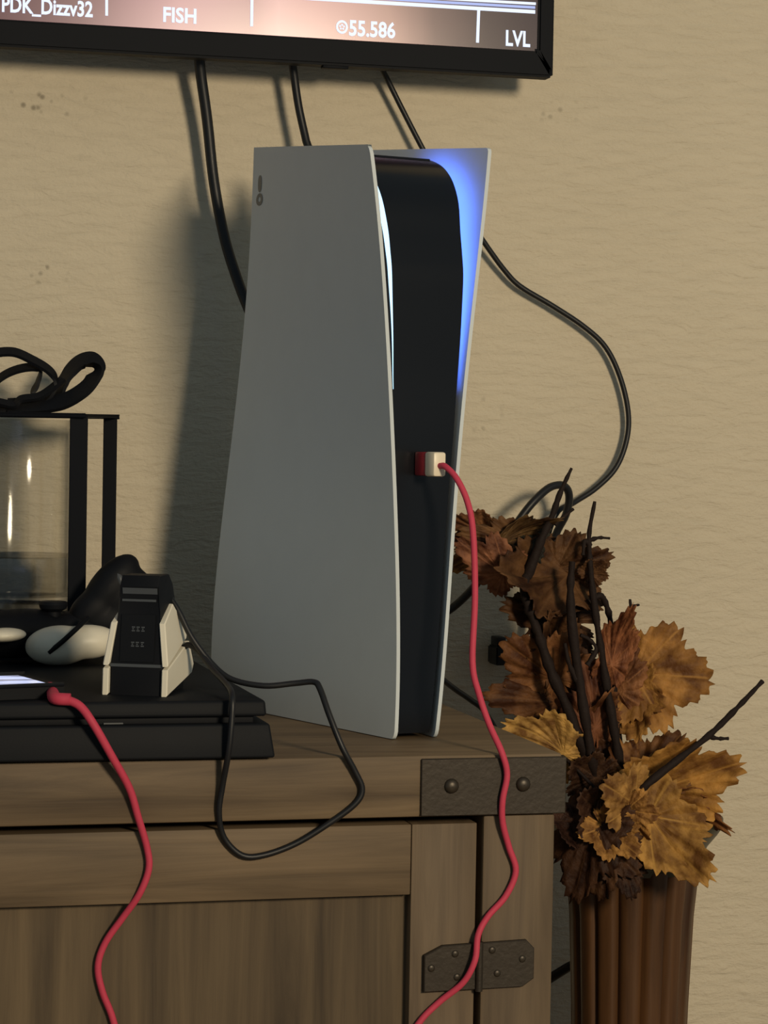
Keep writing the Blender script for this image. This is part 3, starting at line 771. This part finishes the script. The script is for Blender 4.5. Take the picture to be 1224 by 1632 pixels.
# ------------------------------------------------------------------ phone with lit screen
zph = ZP+0.0085
q1, q2 = HZ(40, 1067, zph), HZ(97, 1092, zph)
dv = (q2-q1); dv.z = 0; short = Vector((0.25, -0.97, 0)).normalized(); lng = Vector((-short.y, short.x, 0))*-1
pc = Vector((q2.x, q2.y, 0))
if pc.y < -0.44: pc.y = -0.44
ph = empty('phone', (pc.x-0.06, pc.y+0.04, ZP), 'phone with lit bright screen lying at the left end of the flat console', 'phone')
Mp = Matrix(((-lng.x if lng.x > 0 else lng.x, -short.x, 0, pc.x), (-lng.y if lng.x > 0 else lng.y, -short.y, 0, pc.y), (0, 0, 1, ZP), (0, 0, 0, 1)))
box('phone_body', 0, 0.150, 0, 0.072, 0.0003, 0.0082, M['matte_black'], ph, 0.0022, 3, Mp)
M['phone_screen'] = None
def phone_screen():
    m, nt, b = new_mat('phone_display'); b.inputs['Base Color'].default_value = (0.02, 0.02, 0.02, 1); b.inputs['Roughness'].default_value = 0.15
    tc = N(nt, 'ShaderNodeTexCoord'); mp = N(nt, 'ShaderNodeMapping'); mp.inputs['Scale'].default_value = (14, 60, 1)
    nt.links.new(tc.outputs['Object'], mp.inputs['Vector'])
    no = N(nt, 'ShaderNodeTexNoise'); no.inputs['Scale'].default_value = 1; no.inputs['Detail'].default_value = 1; nt.links.new(mp.outputs[0], no.inputs['Vector'])
    cr = N(nt, 'ShaderNodeValToRGB'); cr.color_ramp.elements[0].position = 0.40; cr.color_ramp.elements[1].position = 0.56
    cr.color_ramp.elements[0].color = (0.22, 0.22, 0.30, 1); cr.color_ramp.elements[1].color = (0.62, 0.68, 1.0, 1)
    nt.links.new(no.outputs[0], cr.inputs[0]); nt.links.new(cr.outputs[0], b.inputs['Emission Color']); b.inputs['Emission Strength'].default_value = 1.0
    return m
box('display', 0.004, 0.146, 0.0035, 0.0685, 0.0080, 0.00845, phone_screen(), ph, 0, 2, Mp, label='lit phone screen')
# its red cable
pe = Mp @ Vector((-0.001, 0.022, 0.0045))
r2 = empty('charging_cable', pe, 'red cable plugged into the phone, hanging down the cabinet door', 'cable')
s0 = H(88, 1113, -.452); s1 = H(112, 1115, -.456)
tube('plug', [pe, pe*0.45+s0*0.55, s0, s1], 0.0040, M['red_cable'], r2, 12, 5)
pts = [H(104, 1114, -.4555)]
for px, py, Y in ((128, 1126, -.459), (150, 1156, -.463), (178, 1205, -.4605), (206, 1256, -.454), (220, 1302, -.4505), (234, 1350, -.4470), (237, 1385, -.4465), (222, 1425, -.4455), (196, 1462, -.440), (168, 1502, -.4370),
                  (156, 1540, -.4365), (163, 1580, -.4365), (180, 1625, -.4365), (192, 1690, -.4365), (180, 1800, -.4365), (200, 2000, -.4365), (180, 2400, -.446), (220, 2900, -.46)):
    pts.append(H(px, py, Y))
tube('cord', pts, (lambda t: 0.0029-0.0006*min(1, t*3)), M['red_cable'], r2, 10, 6)

# ------------------------------------------------------------------ black metal lantern with glass, behind the flat console
La = H(126, 658, -.160); Lb = H(176, 666, -.080)
ztop = (La.z+Lb.z)/2+0.0005
ev = Vector((Lb.x-La.x, Lb.y-La.y, 0)); LS = ev.length; ev.normalize(); eu = Vector((-ev.y, ev.x, 0))   # ev: rightside edge, eu: towards the left
Lc = Vector((La.x, La.y, 0))+ev*LS/2+eu*0.055
lant = empty('candle_lantern', (Lc.x, Lc.y, ZT), 'black metal candle lantern with clear glass behind the flat console', 'lantern')
ML = Matrix(((eu.x, ev.x, 0, La.x), (eu.y, ev.y, 0, La.y), (0, 0, 1, 0), (0, 0, 0, 1)))
LWid = 0.11
zbase = H(60, 972, -.12).z
box('base', -0.006, LWid+0.006, -0.006, LS+0.006, ZT, zbase, M['frame'], lant, 0.002, 2, ML)
box('top_plate', -0.0055, LWid+0.0055, -0.004, LS+0.004, ztop-0.0022, ztop, M['frame'], lant, 0.0008, 1, ML)
fx = RT.copy(); fxv = Vector((fx[0], fx[1], 0)).normalized(); fyv = Vector((-fxv.y, fxv.x, 0))
for (lx, ly, w) in ((0, 0, 0.0135), (0, LS, 0.0108), (LWid, 0, 0.0135), (LWid, LS, 0.0108)):
    c0 = ML @ Vector((lx, ly, 0))
    Mp_ = Matrix(((fxv.x, fyv.x, 0, c0.x), (fxv.y, fyv.y, 0, c0.y), (0, 0, 1, 0), (0, 0, 0, 1)))
    box('post', -w/2, w/2, -0.0015, 0.0015, zbase-0.001, ztop-0.0004, M['frame'], lant, 0.0007, 1, Mp_)
# glass: tall chimney and a wide thick dish
ge = H(112, 760, Lc.y).x; gr = 0.040
gcx, gcy = ge-gr*1.0, Lc.y
def glass_tube(name, r, th, z0, z1, floor_th, par, cx, cy, mat='glass', seg=48):
    prof = [(0.0003, 0), (r*0.96, 0), (r, 0.002), (r, z1-z0-0.001), (r-th*0.5, z1-z0), (r-th, z1-z0-0.001), (r-th, floor_th+0.002), (r*0.9, floor_th), (0.0003, floor_th)]
    V = []; Fc = []; n = len(prof)
    for rr, z in prof:
        for k in range(seg): a = 2*math.pi*k/seg; V.append((cx+rr*math.cos(a), cy+rr*math.sin(a), z0+z))
    for i in range(n-1):
        for k in range(seg): Fc.append((i*seg+k, i*seg+(k+1) % seg, (i+1)*seg+(k+1) % seg, (i+1)*seg+k))
    Fc.append(tuple(range(seg))); Fc.append(tuple((n-1)*seg+k for k in range(seg)))
    return mobj(name, V, Fc, M[mat], par, auto=40)
dr = 0.046; dx = H(133, 900, Lc.y).x-dr
glass_tube('glass_dish', dr, 0.0035, zbase+0.0003, H(60, 884, Lc.y).z, 0.010, lant, dx, gcy, 'glass_thick')
glass_tube('glass_chimney', 0.0395, 0.0012, zbase+0.0108, ztop-0.0045, 0.001, lant, H(112, 760, Lc.y).x-0.0395, gcy)

# coiled strap on the lantern top
YS = Lc.y
st = empty('coiled_strap', (Lc.x, Lc.y, ztop), 'coiled flat black strap lying on top of the lantern', 'strap')
def P2(l, dy=0): return [H(px, py, YS+yy+dy) for px, py, yy in l]
wd = (0.12, 0.75, 0.62)
ribbon('strap_loop', P2([(12, 648, 0), (60, 646, -.004), (100, 640, -.008), (132, 622, -.01), (149, 602, -.008), (153, 585, -.002), (143, 574, .004), (126, 578, .008), (110, 594, .008), (98, 612, .008), (84, 634, .004), (60, 644, 0)]), (0.12, 0.72, 0.68), 0.0165, 0.003, M['strap'], st)
ribbon('strap_loop', P2([(-70, 640, 0), (-45, 590, 0), (-15, 566, 0), (20, 561, 0), (52, 574, 0), (78, 590, 0), (88, 606, 0), (82, 625, 0), (60, 643, 0), (20, 648, 0), (-40, 650, 0)]), wd, 0.009, 0.0026, M['strap'], st)
ribbon('strap_loop', P2([(-60, 646, .006), (-20, 618, .006), (10, 596, .006), (40, 586, .006), (64, 588, .006), (60, 610, .008), (52, 628, .008), (56, 645, .006)]), wd, 0.008, 0.0026, M['strap'], st)
ribbon('strap_loop', P2([(-50, 630, -.006), (0, 641, -.006), (22, 645, -.006), (34, 636, -.006), (60, 632, -.006), (78, 622, -.004), (100, 604, .0)]), wd, 0.007, 0.0026, M['strap'], st)
ribbon('strap_loop', P2([(-70, 651, .002), (0, 651, .002), (60, 650, .002), (96, 645, .002), (120, 636, 0)]), (0.1, .9, .3), 0.012, 0.003, M['strap'], st)

# ------------------------------------------------------------------ cords on the wall
def cord(name, l, r, label, n=6):
    return tag(tube(name, [H(*q) for q in l], r, M['cable'], None, 10, n), label, 'cable')
def cord_to_console(name, l, ends, r, label):
    return tag(tube(name, [H(*q) for q in l] + [CP(*e) for e in ends], r, M['cable'], None, 10, 6), label, 'cable')
cord_to_console('power_cord', [(316, 60, -.045), (319, 110, -.036), (330, 190, -.030), (341, 290, -.026), (358, 380, -.026), (378, 445, -.03), (396, 492, -.036), (425, 560, -.05)],
                [(0.050, .290, .21), (0.050, .285, .13), (0.038, .268, .078), (0.030, .2435, .07)], 0.0046, 'thick black cord hanging from the television, left of the console')
cord_to_console('video_cord', [(462, 70, -.045), (468, 115, -.036), (476, 170, -.034), (488, 225, -.036), (500, 280, -.045)],
                [(0.046, .300, .34), (0.048, .288, .27), (0.036, .266, .235), (0.030, .2435, .23)], 0.0034, 'black cord running from the television down behind the console, middle one')
cord('thin_cord', [(590, 75, -.040), (615, 122, -.022), (640, 172, -.019), (672, 234, -.020), (705, 295, -.022), (745, 347, -.020), (777, 394, -.016), (805, 432, -.013), (830, 457, -.012), (880, 487, -.012), (930, 520, -.012), (965, 553, -.012), (988, 600, -.012), (1001, 655, -.012), (999, 700, -.012), (982, 745, -.014), (950, 778, -.016), (915, 801, -.02), (885, 822, -.03), (868, 900, -.022), (866, 1100, -.014), (866, 1600, -.010), (866, 2300, -.010)], 0.0024, 'thin black cord curving across the wall right of the console')
cord('looped_cord', [(640, 1010, -.05), (690, 985, -.05), (722, 968, -.05), (760, 930, -.06), (800, 870, -.065), (828, 828, -.065), (850, 800, -.065), (876, 777, -.06), (898, 774, -.055), (907, 790, -.05), (902, 820, -.045), (880, 870, -.035), (856, 1000, -.03), (844, 1200, -.012), (838, 2000, -.012)], 0.0034, 'black cord arching up above the brown leaves')
cord('dangling_cord', [(640, 1010, -.08), (690, 1068, -.07), (722, 1096, -.06), (748, 1114, -.05), (775, 1138, -.04), (800, 1200, -.03), (830, 1400, -.02), (840, 1700, -.02), (845, 2300, -.02)], 0.0024, 'thin black cord slanting down beside the console base, behind the gold leaf')
cord('black_cord', [(700, 1660, -.010), (800, 1608, -.012), (860, 1570, -.022), (890, 1551, -.032), (915, 1537, -.04), (960, 1522, -.05), (1000, 1560, -.045), (1020, 1800, -.03), (1010, 2500, -.03)], 0.0042, 'black cord passing between the cabinet side and the vase')
# small plug on the wall
pw = H(787, 1034, 0)
plug = empty('wall_plug', (pw.x, -0.001, pw.z), 'small black plug on the wall seen between the brown leaves', 'plug')
bm = bmesh.new(); add_box(bm, pw.x-0.0055, pw.x+0.0055, -0.026, -0.0002, pw.z-0.012, pw.z+0.004)
bmesh.ops.bevel(bm, geom=list(bm.edges), offset=0.0012, segments=2, affect='EDGES')
bm_obj('plug_body', bm, M['cable'], plug, auto=40)
box('plug_neck', pw.x-0.0042, pw.x+0.0042, -0.022, -0.004, pw.z+0.004, pw.z+0.012, M['cable'], plug, 0.001)

# ------------------------------------------------------------------ vase
YV = -0.15
vl, vr = H(913, 1500, YV), H(1096, 1500, YV); vx0 = (vl.x+vr.x)/2; vrad = (vr.x-vl.x)/2
zr = H(1010, 1330, YV).z
vase = empty('floor_vase', (vx0, YV, 0), 'tall brown fluted floor vase with dark flared rim, right of the cabinet', 'vase')
NF = 15
def flute(a, z):
    t = (a*NF/(2*math.pi)+0.1) % 1.0
    return 1.0 - 0.15*(abs(2*t-1)**5)
prof = [(vrad*0.88, 0.0), (vrad*0.90, 0.02), (vrad*0.90, 0.2), (vrad*0.92, 0.4), (vrad*0.96, zr-0.14), (vrad*1.02, zr-0.065), (vrad*1.10, zr-0.022), (vrad*1.0, zr-0.024), (vrad*0.9, zr-0.026), (vrad*0.85, zr-0.30)]
lathe('vase_body', prof, (vx0, YV, 0), M['vase'], vase, 120, flute, 60)
prof = [(vrad*1.06, -0.026), (vrad*1.13, -0.018), (vrad*1.22, -0.006), (vrad*1.38, 0.004), (vrad*1.46, 0.010), (vrad*1.46, 0.016), (vrad*1.40, 0.016), (vrad*1.18, 0.002), (vrad*1.05, -0.012), (vrad*1.0, -0.026)]
lathe('rim', prof, (vx0, YV, zr), M['vase_rim'], vase, 48)

# ------------------------------------------------------------------ leaves and twigs
def leaf_mesh(seed, curl, cup):
    rnd = random.Random(seed)
    lobes = [(0, 1.0, 40), (52, 0.88, 36), (-52, 0.86, 36), (106, 0.70, 38), (-106, 0.72, 38), (150, 0.48, 30), (-150, 0.46, 30)]
    lobes = [(a+rnd.uniform(-5, 5), l*rnd.uniform(0.92, 1.05), w) for a, l, w in lobes]
    na = 180; rings = (0.0, 0.14, 0.3, 0.46, 0.62, 0.78, 0.9, 1.0)
    V = []; Fc = []; vein = []
    for ri, rr in enumerate(rings):
        for k in range(na):
            th = -180+360*k/na; r = 0.30; vd = 99
            for a, l, w in lobes:
                d = abs((th-a+180) % 360-180)
                r = max(r, 0.52*l+(l*0.48)*max(0, 1-(d/w)**1.5)**0.8 if d < w else 0.30); vd = min(vd, d)
            if abs(th) > 168: r = 0.10+0.2*(180-abs(th))/12
            tooth = (k % 5)/4.0 if th > 0 else 1-(k % 5)/4.0
            if rr > 0.85: r *= 1+(0.10*(tooth-0.5))*(rr-0.85)/0.15 + rnd.uniform(-0.012, 0.012)
            R = r*rr; a = math.radians(th)
            x, y = R*math.sin(a), R*math.cos(a)
            fold = min(vd, 26)/26.0
            z = 0.075*R*(fold-0.4) + cup*R*R + curl*0.35*math.sin(2.3*y+seed)*abs(y) + 0.05*R*math.sin(5*a+seed*1.7) + 0.024*R*math.sin(21*a+seed)*min(1, R*2) + rnd.uniform(-0.006, 0.006)
            V.append((x, y, z)); vein.append(max(0.0, 1-(vd*math.pi/180*R)/0.022) * (1 if rr < 0.95 else 0.3))
    for i in range(len(rings)-1):
        for k in range(na):
            j = (k+1) % na
            if i == 0: Fc.append((k, na+j, na+k)) if False else Fc.append((i*na+k, (i+1)*na+k, (i+1)*na+j, i*na+j))
            else: Fc.append((i*na+k, (i+1)*na+k, (i+1)*na+j, i*na+j))
    # weld the centre and give the sheet a thickness
    bm = bmesh.new(); lay = bm.verts.layers.float.new('vein')
    vs = [bm.verts.new(v) for v in V]
    for v, w in zip(vs, vein): v[lay] = w
    bm.verts.ensure_lookup_table()
    for f in Fc: bm.faces.new([vs[i] for i in f])
    bmesh.ops.remove_doubles(bm, verts=vs[:na], dist=0.02)
    geom = bm.faces[:]
    for f in geom: f.smooth = True
    me = bpy.data.meshes.new('leaf'); bm.to_mesh(me); bm.free()
    me.materials.append(M['leaf'])
    return me
LEAVES = [leaf_mesh(s, cu, cp) for s, cu, cp in ((1, 0.5, 0.12), (2, -0.6, 0.2), (3, 0.9, -0.15), (4, -0.3, 0.35), (5, 1.2, 0.1), (6, 0.4, -0.3))]
CP_CAM = Vector(CAM)
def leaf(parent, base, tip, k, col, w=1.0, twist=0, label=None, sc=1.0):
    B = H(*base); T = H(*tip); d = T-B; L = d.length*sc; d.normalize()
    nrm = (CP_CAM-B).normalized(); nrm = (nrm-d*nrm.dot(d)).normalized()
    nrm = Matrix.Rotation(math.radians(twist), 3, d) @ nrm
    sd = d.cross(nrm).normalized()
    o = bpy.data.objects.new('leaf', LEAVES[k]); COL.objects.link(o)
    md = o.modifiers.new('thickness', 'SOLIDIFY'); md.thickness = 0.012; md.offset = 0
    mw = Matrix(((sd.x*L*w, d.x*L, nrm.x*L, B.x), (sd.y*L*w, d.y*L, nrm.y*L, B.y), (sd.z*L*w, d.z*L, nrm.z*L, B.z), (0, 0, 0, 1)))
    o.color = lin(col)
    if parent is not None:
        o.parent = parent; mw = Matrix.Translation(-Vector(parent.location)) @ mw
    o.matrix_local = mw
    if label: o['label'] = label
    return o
def twig(parent, l, r0, r1=None, name='twig'):
    r1 = r0 if r1 is None else r1
    rn = random.Random(int(l[0][0]*7+l[-1][1]))
    ks = [rn.uniform(0.62, 1.0) for _ in range(200)]
    return tube(name, [H(*q) for q in l], (lambda t: (r0+(r1-r0)*t)*ks[int(t*40)]), M['twig'], parent, 8, 5)
GOLD, TAN, BRN, DRK, RED, PALE = (206, 156, 84), (178, 130, 74), (136, 96, 60), (92, 64, 44), (150, 96, 68), (224, 184, 112)
base_pt = Vector((vx0, YV, zr-0.06))
def spray(label):
    return empty('leaf_spray', base_pt, label, 'branch')
def stem_to_vase(x=985, y=1330): return [(x, y, YV), (x+8, y+90, YV)]
# A: brown leaves at the upper left, behind the console
A = spray('branch with broad dull brown leaves nearest the white console')
s = twig(A, [(1000, 1400, YV), (985, 1300, YV-.01), (940, 1215, YV-.035), (905, 1130, YV-.04), (878, 1070, YV-.04), (858, 1010, YV-.04), (842, 965, YV-.04), (836, 930, YV-.03), (846, 900, YV-.02)], 0.0064, 0.0040, 'stem')
twig(A, [(838, 925, YV-.025), (862, 862, YV-.03), (880, 822, YV-.03), (893, 785, YV-.03), (911, 746, YV-.03)], 0.0052, 0.0016)
twig(A, [(884, 836, YV-.03), (898, 824, YV-.03), (914, 811, YV-.03)], 0.0028, 0.0016)
leaf(A, (905, 915, YV-.012), (778, 935, YV-.035), 1, (110, 78, 50), 0.62, 14, sc=1.05)
leaf(A, (888, 905, YV-.010), (972, 888, YV-.03), 5, (112, 80, 52), 0.8, 18)
leaf(A, (900, 950, YV-.006), (820, 985, YV-.02), 3, (92, 64, 42), 0.7, 30)
leaf(A, (905, 990, YV+.002), (795, 962, YV-.01), 0, (98, 68, 44), 0.6, 12)
leaf(A, (930, 1130, YV+.0), (905, 1020, YV-.01), 0, (96, 66, 46), 0.7, 12)
leaf(A, (838, 875, YV+.0), (728, 848, YV-.0), 0, (126, 92, 62), 0.45, 18)
leaf(A, (795, 868, YV-.006), (884, 812, YV-.02), 4, (116, 90, 58), 0.26, 20)
leaf(A, (772, 852, YV+.02), (716, 808, YV+.02), 3, (146, 104, 72), 0.75, -20)
leaf(A, (776, 880, YV+.03), (712, 905, YV+.02), 5, (160, 116, 58), 0.6, 20)
leaf(A, (802, 912, YV-.02), (742, 880, YV-.035), 2, (158, 108, 80), 0.75, -18)
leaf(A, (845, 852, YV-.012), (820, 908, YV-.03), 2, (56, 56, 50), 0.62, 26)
leaf(A, (888, 1082, YV-.012), (806, 1012, YV-.02), 0, (142, 98, 62), 0.8, -8)
leaf(A, (885, 1120, YV-.008), (792, 1110, YV-.03), 5, (122, 84, 54), 0.7, 14)
leaf(A, (900, 1060, YV-.004), (850, 975, YV-.02), 1, (100, 70, 46), 0.7, 20)
# B: the tall bare twig
B_ = spray('tall dark bare twig rising highest in the middle of the leaves')
twig(B_, [(1010, 1400, YV-.01), (1000, 1280, YV-.02), (985, 1200, YV-.03), (970, 1112, YV-.03), (957, 1030, YV-.03), (946, 955, YV-.03), (940, 890, YV-.03), (939, 850, YV-.03), (948, 799, YV-.03)], 0.0062, 0.0018, 'stem')
twig(B_, [(940, 870, YV-.03), (932, 862, YV-.032), (929, 885, YV-.034)], 0.0028, 0.0018)
twig(B_, [(940, 861, YV-.03), (955, 857, YV-.03), (972, 858, YV-.03)], 0.0024, 0.0012)
twig(B_, [(938, 960, YV-.028), (958, 950, YV-.026), (972, 985, YV-.022), (976, 1040, YV-.02)], 0.0034, 0.0028)
leaf(B_, (948, 1160, YV-.022), (935, 1050, YV-.03), 5, (140, 92, 66), 0.5, 30)
leaf(B_, (940, 915, YV-.024), (968, 890, YV-.03), 3, (112, 80, 54), 0.9, 20)
leaf(B_, (975, 1060, YV-.03), (1000, 960, YV-.035), 4, (168, 112, 78), 0.4, 10)
# C: thick stem with the big gold leaf at the right
C_ = spray('thick dark stem carrying the largest gold-brown leaf at the right')
twig(C_, [(1005, 1400, YV+.01), (980, 1290, YV), (950, 1240, YV-.035), (936, 1165, YV-.045), (924, 1090, YV-.045), (912, 1000, YV-.045), (909, 940, YV-.045), (912, 895, YV-.045)], 0.0066, 0.0034, 'stem')
twig(C_, [(990, 1200, YV-.01), (978, 1110, YV-.018), (984, 1055, YV-.02), (1002, 1005, YV-.02), (1006, 980, YV-.02), (1004, 955, YV-.02)], 0.0042, 0.0016)
twig(C_, [(1005, 967, YV-.02), (1010, 965, YV-.02), (1019, 964, YV-.02)], 0.0014, 0.001)
twig(C_, [(936, 1060, YV-.045), (950, 1035, YV-.045), (940, 1020, YV-.045), (925, 1012, YV-.045)], 0.0026, 0.0016)
twig(C_, [(925, 1095, YV-.045), (908, 1060, YV-.045), (900, 1025, YV-.045)], 0.0034, 0.0018)
leaf(C_, (1012, 1075, YV-.008), (1120, 1090, YV-.02), 0, (186, 138, 76), 1.05, -8, sc=1.08)
leaf(C_, (1000, 1095, YV-.004), (1028, 1178, YV-.02), 1, (190, 142, 76), 0.85, 10)
leaf(C_, (985, 1100, YV-.012), (1000, 1010, YV-.02), 5, (156, 108, 72), 0.6, -20)
leaf(C_, (945, 1180, YV-.010), (958, 1090, YV-.02), 1, (140, 96, 64), 0.6, 25)
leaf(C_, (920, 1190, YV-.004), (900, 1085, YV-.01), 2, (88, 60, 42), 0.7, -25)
# D: twig pointing right with leaves below it
D_ = spray('thin twig pointing up to the right over golden leaves')
twig(D_, [(1000, 1380, YV-.02), (1000, 1290, YV-.06), (1025, 1256, YV-.082), (1075, 1215, YV-.08), (1130, 1172, YV-.07), (1175, 1128, YV-.06), (1215, 1086, YV-.05)], 0.0048, 0.0025, 'stem')
twig(D_, [(1128, 1174, YV-.07), (1145, 1177, YV-.07), (1161, 1177, YV-.07)], 0.0022, 0.0016)
leaf(D_, (1040, 1262, YV-.045), (1172, 1208, YV-.05), 3, (196, 148, 78), 0.66, 16, sc=1.05)
leaf(D_, (1025, 1255, YV-.03), (1092, 1178, YV-.03), 0, (140, 100, 62), 0.85, -20)
leaf(D_, (1045, 1285, YV-.048), (1146, 1284, YV-.045), 4, (160, 110, 64), 0.55, 48)
leaf(D_, (1012, 1270, YV-.03), (985, 1190, YV-.035), 5, (166, 120, 70), 0.9, 12)
# E: the collar of leaves hanging over the rim
E_ = spray('collar of golden leaves drooping over the vase rim')
twig(E_, [(1005, 1400, YV-.03), (1002, 1330, YV-.05), (1020, 1290, YV-.055)], 0.0045, 0.0035, 'stem')
leaf(E_, (1035, 1300, YV-.082), (1112, 1392, YV-.095), 1, (198, 154, 84), 0.74, -14, sc=1.08)
leaf(E_, (1012, 1282, YV-.080), (962, 1246, YV-.092), 0, (190, 148, 86), 0.95, 14, sc=1.1)
leaf(E_, (1000, 1290, YV-.084), (1026, 1345, YV-.090), 5, (200, 152, 86), 1.0, 35)
leaf(E_, (962, 1318, YV-.082), (1018, 1372, YV-.095), 3, (186, 140, 78), 0.8, -10)
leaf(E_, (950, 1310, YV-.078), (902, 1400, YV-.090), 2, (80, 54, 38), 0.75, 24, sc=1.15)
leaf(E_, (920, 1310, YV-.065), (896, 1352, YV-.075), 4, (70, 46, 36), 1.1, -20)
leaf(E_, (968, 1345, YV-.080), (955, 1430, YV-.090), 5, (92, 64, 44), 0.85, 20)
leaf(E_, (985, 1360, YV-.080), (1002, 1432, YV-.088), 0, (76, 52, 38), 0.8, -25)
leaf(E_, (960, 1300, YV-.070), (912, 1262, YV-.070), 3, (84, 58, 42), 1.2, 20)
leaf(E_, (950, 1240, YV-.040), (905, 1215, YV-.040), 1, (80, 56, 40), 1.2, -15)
# gold leaf lying over the cabinet's right edge
leaf(E_, (898, 1202, YV-.035), (812, 1140, YV-.02), 4, (214, 174, 102), 0.66, -18, label='pale gold leaf over the cabinet edge')
twig(E_, [(1000, 1330, YV-.05), (950, 1260, YV-.05), (915, 1222, YV-.042), (896, 1204, YV-.035)], 0.0022, 0.0014, 'leaf_stalk')
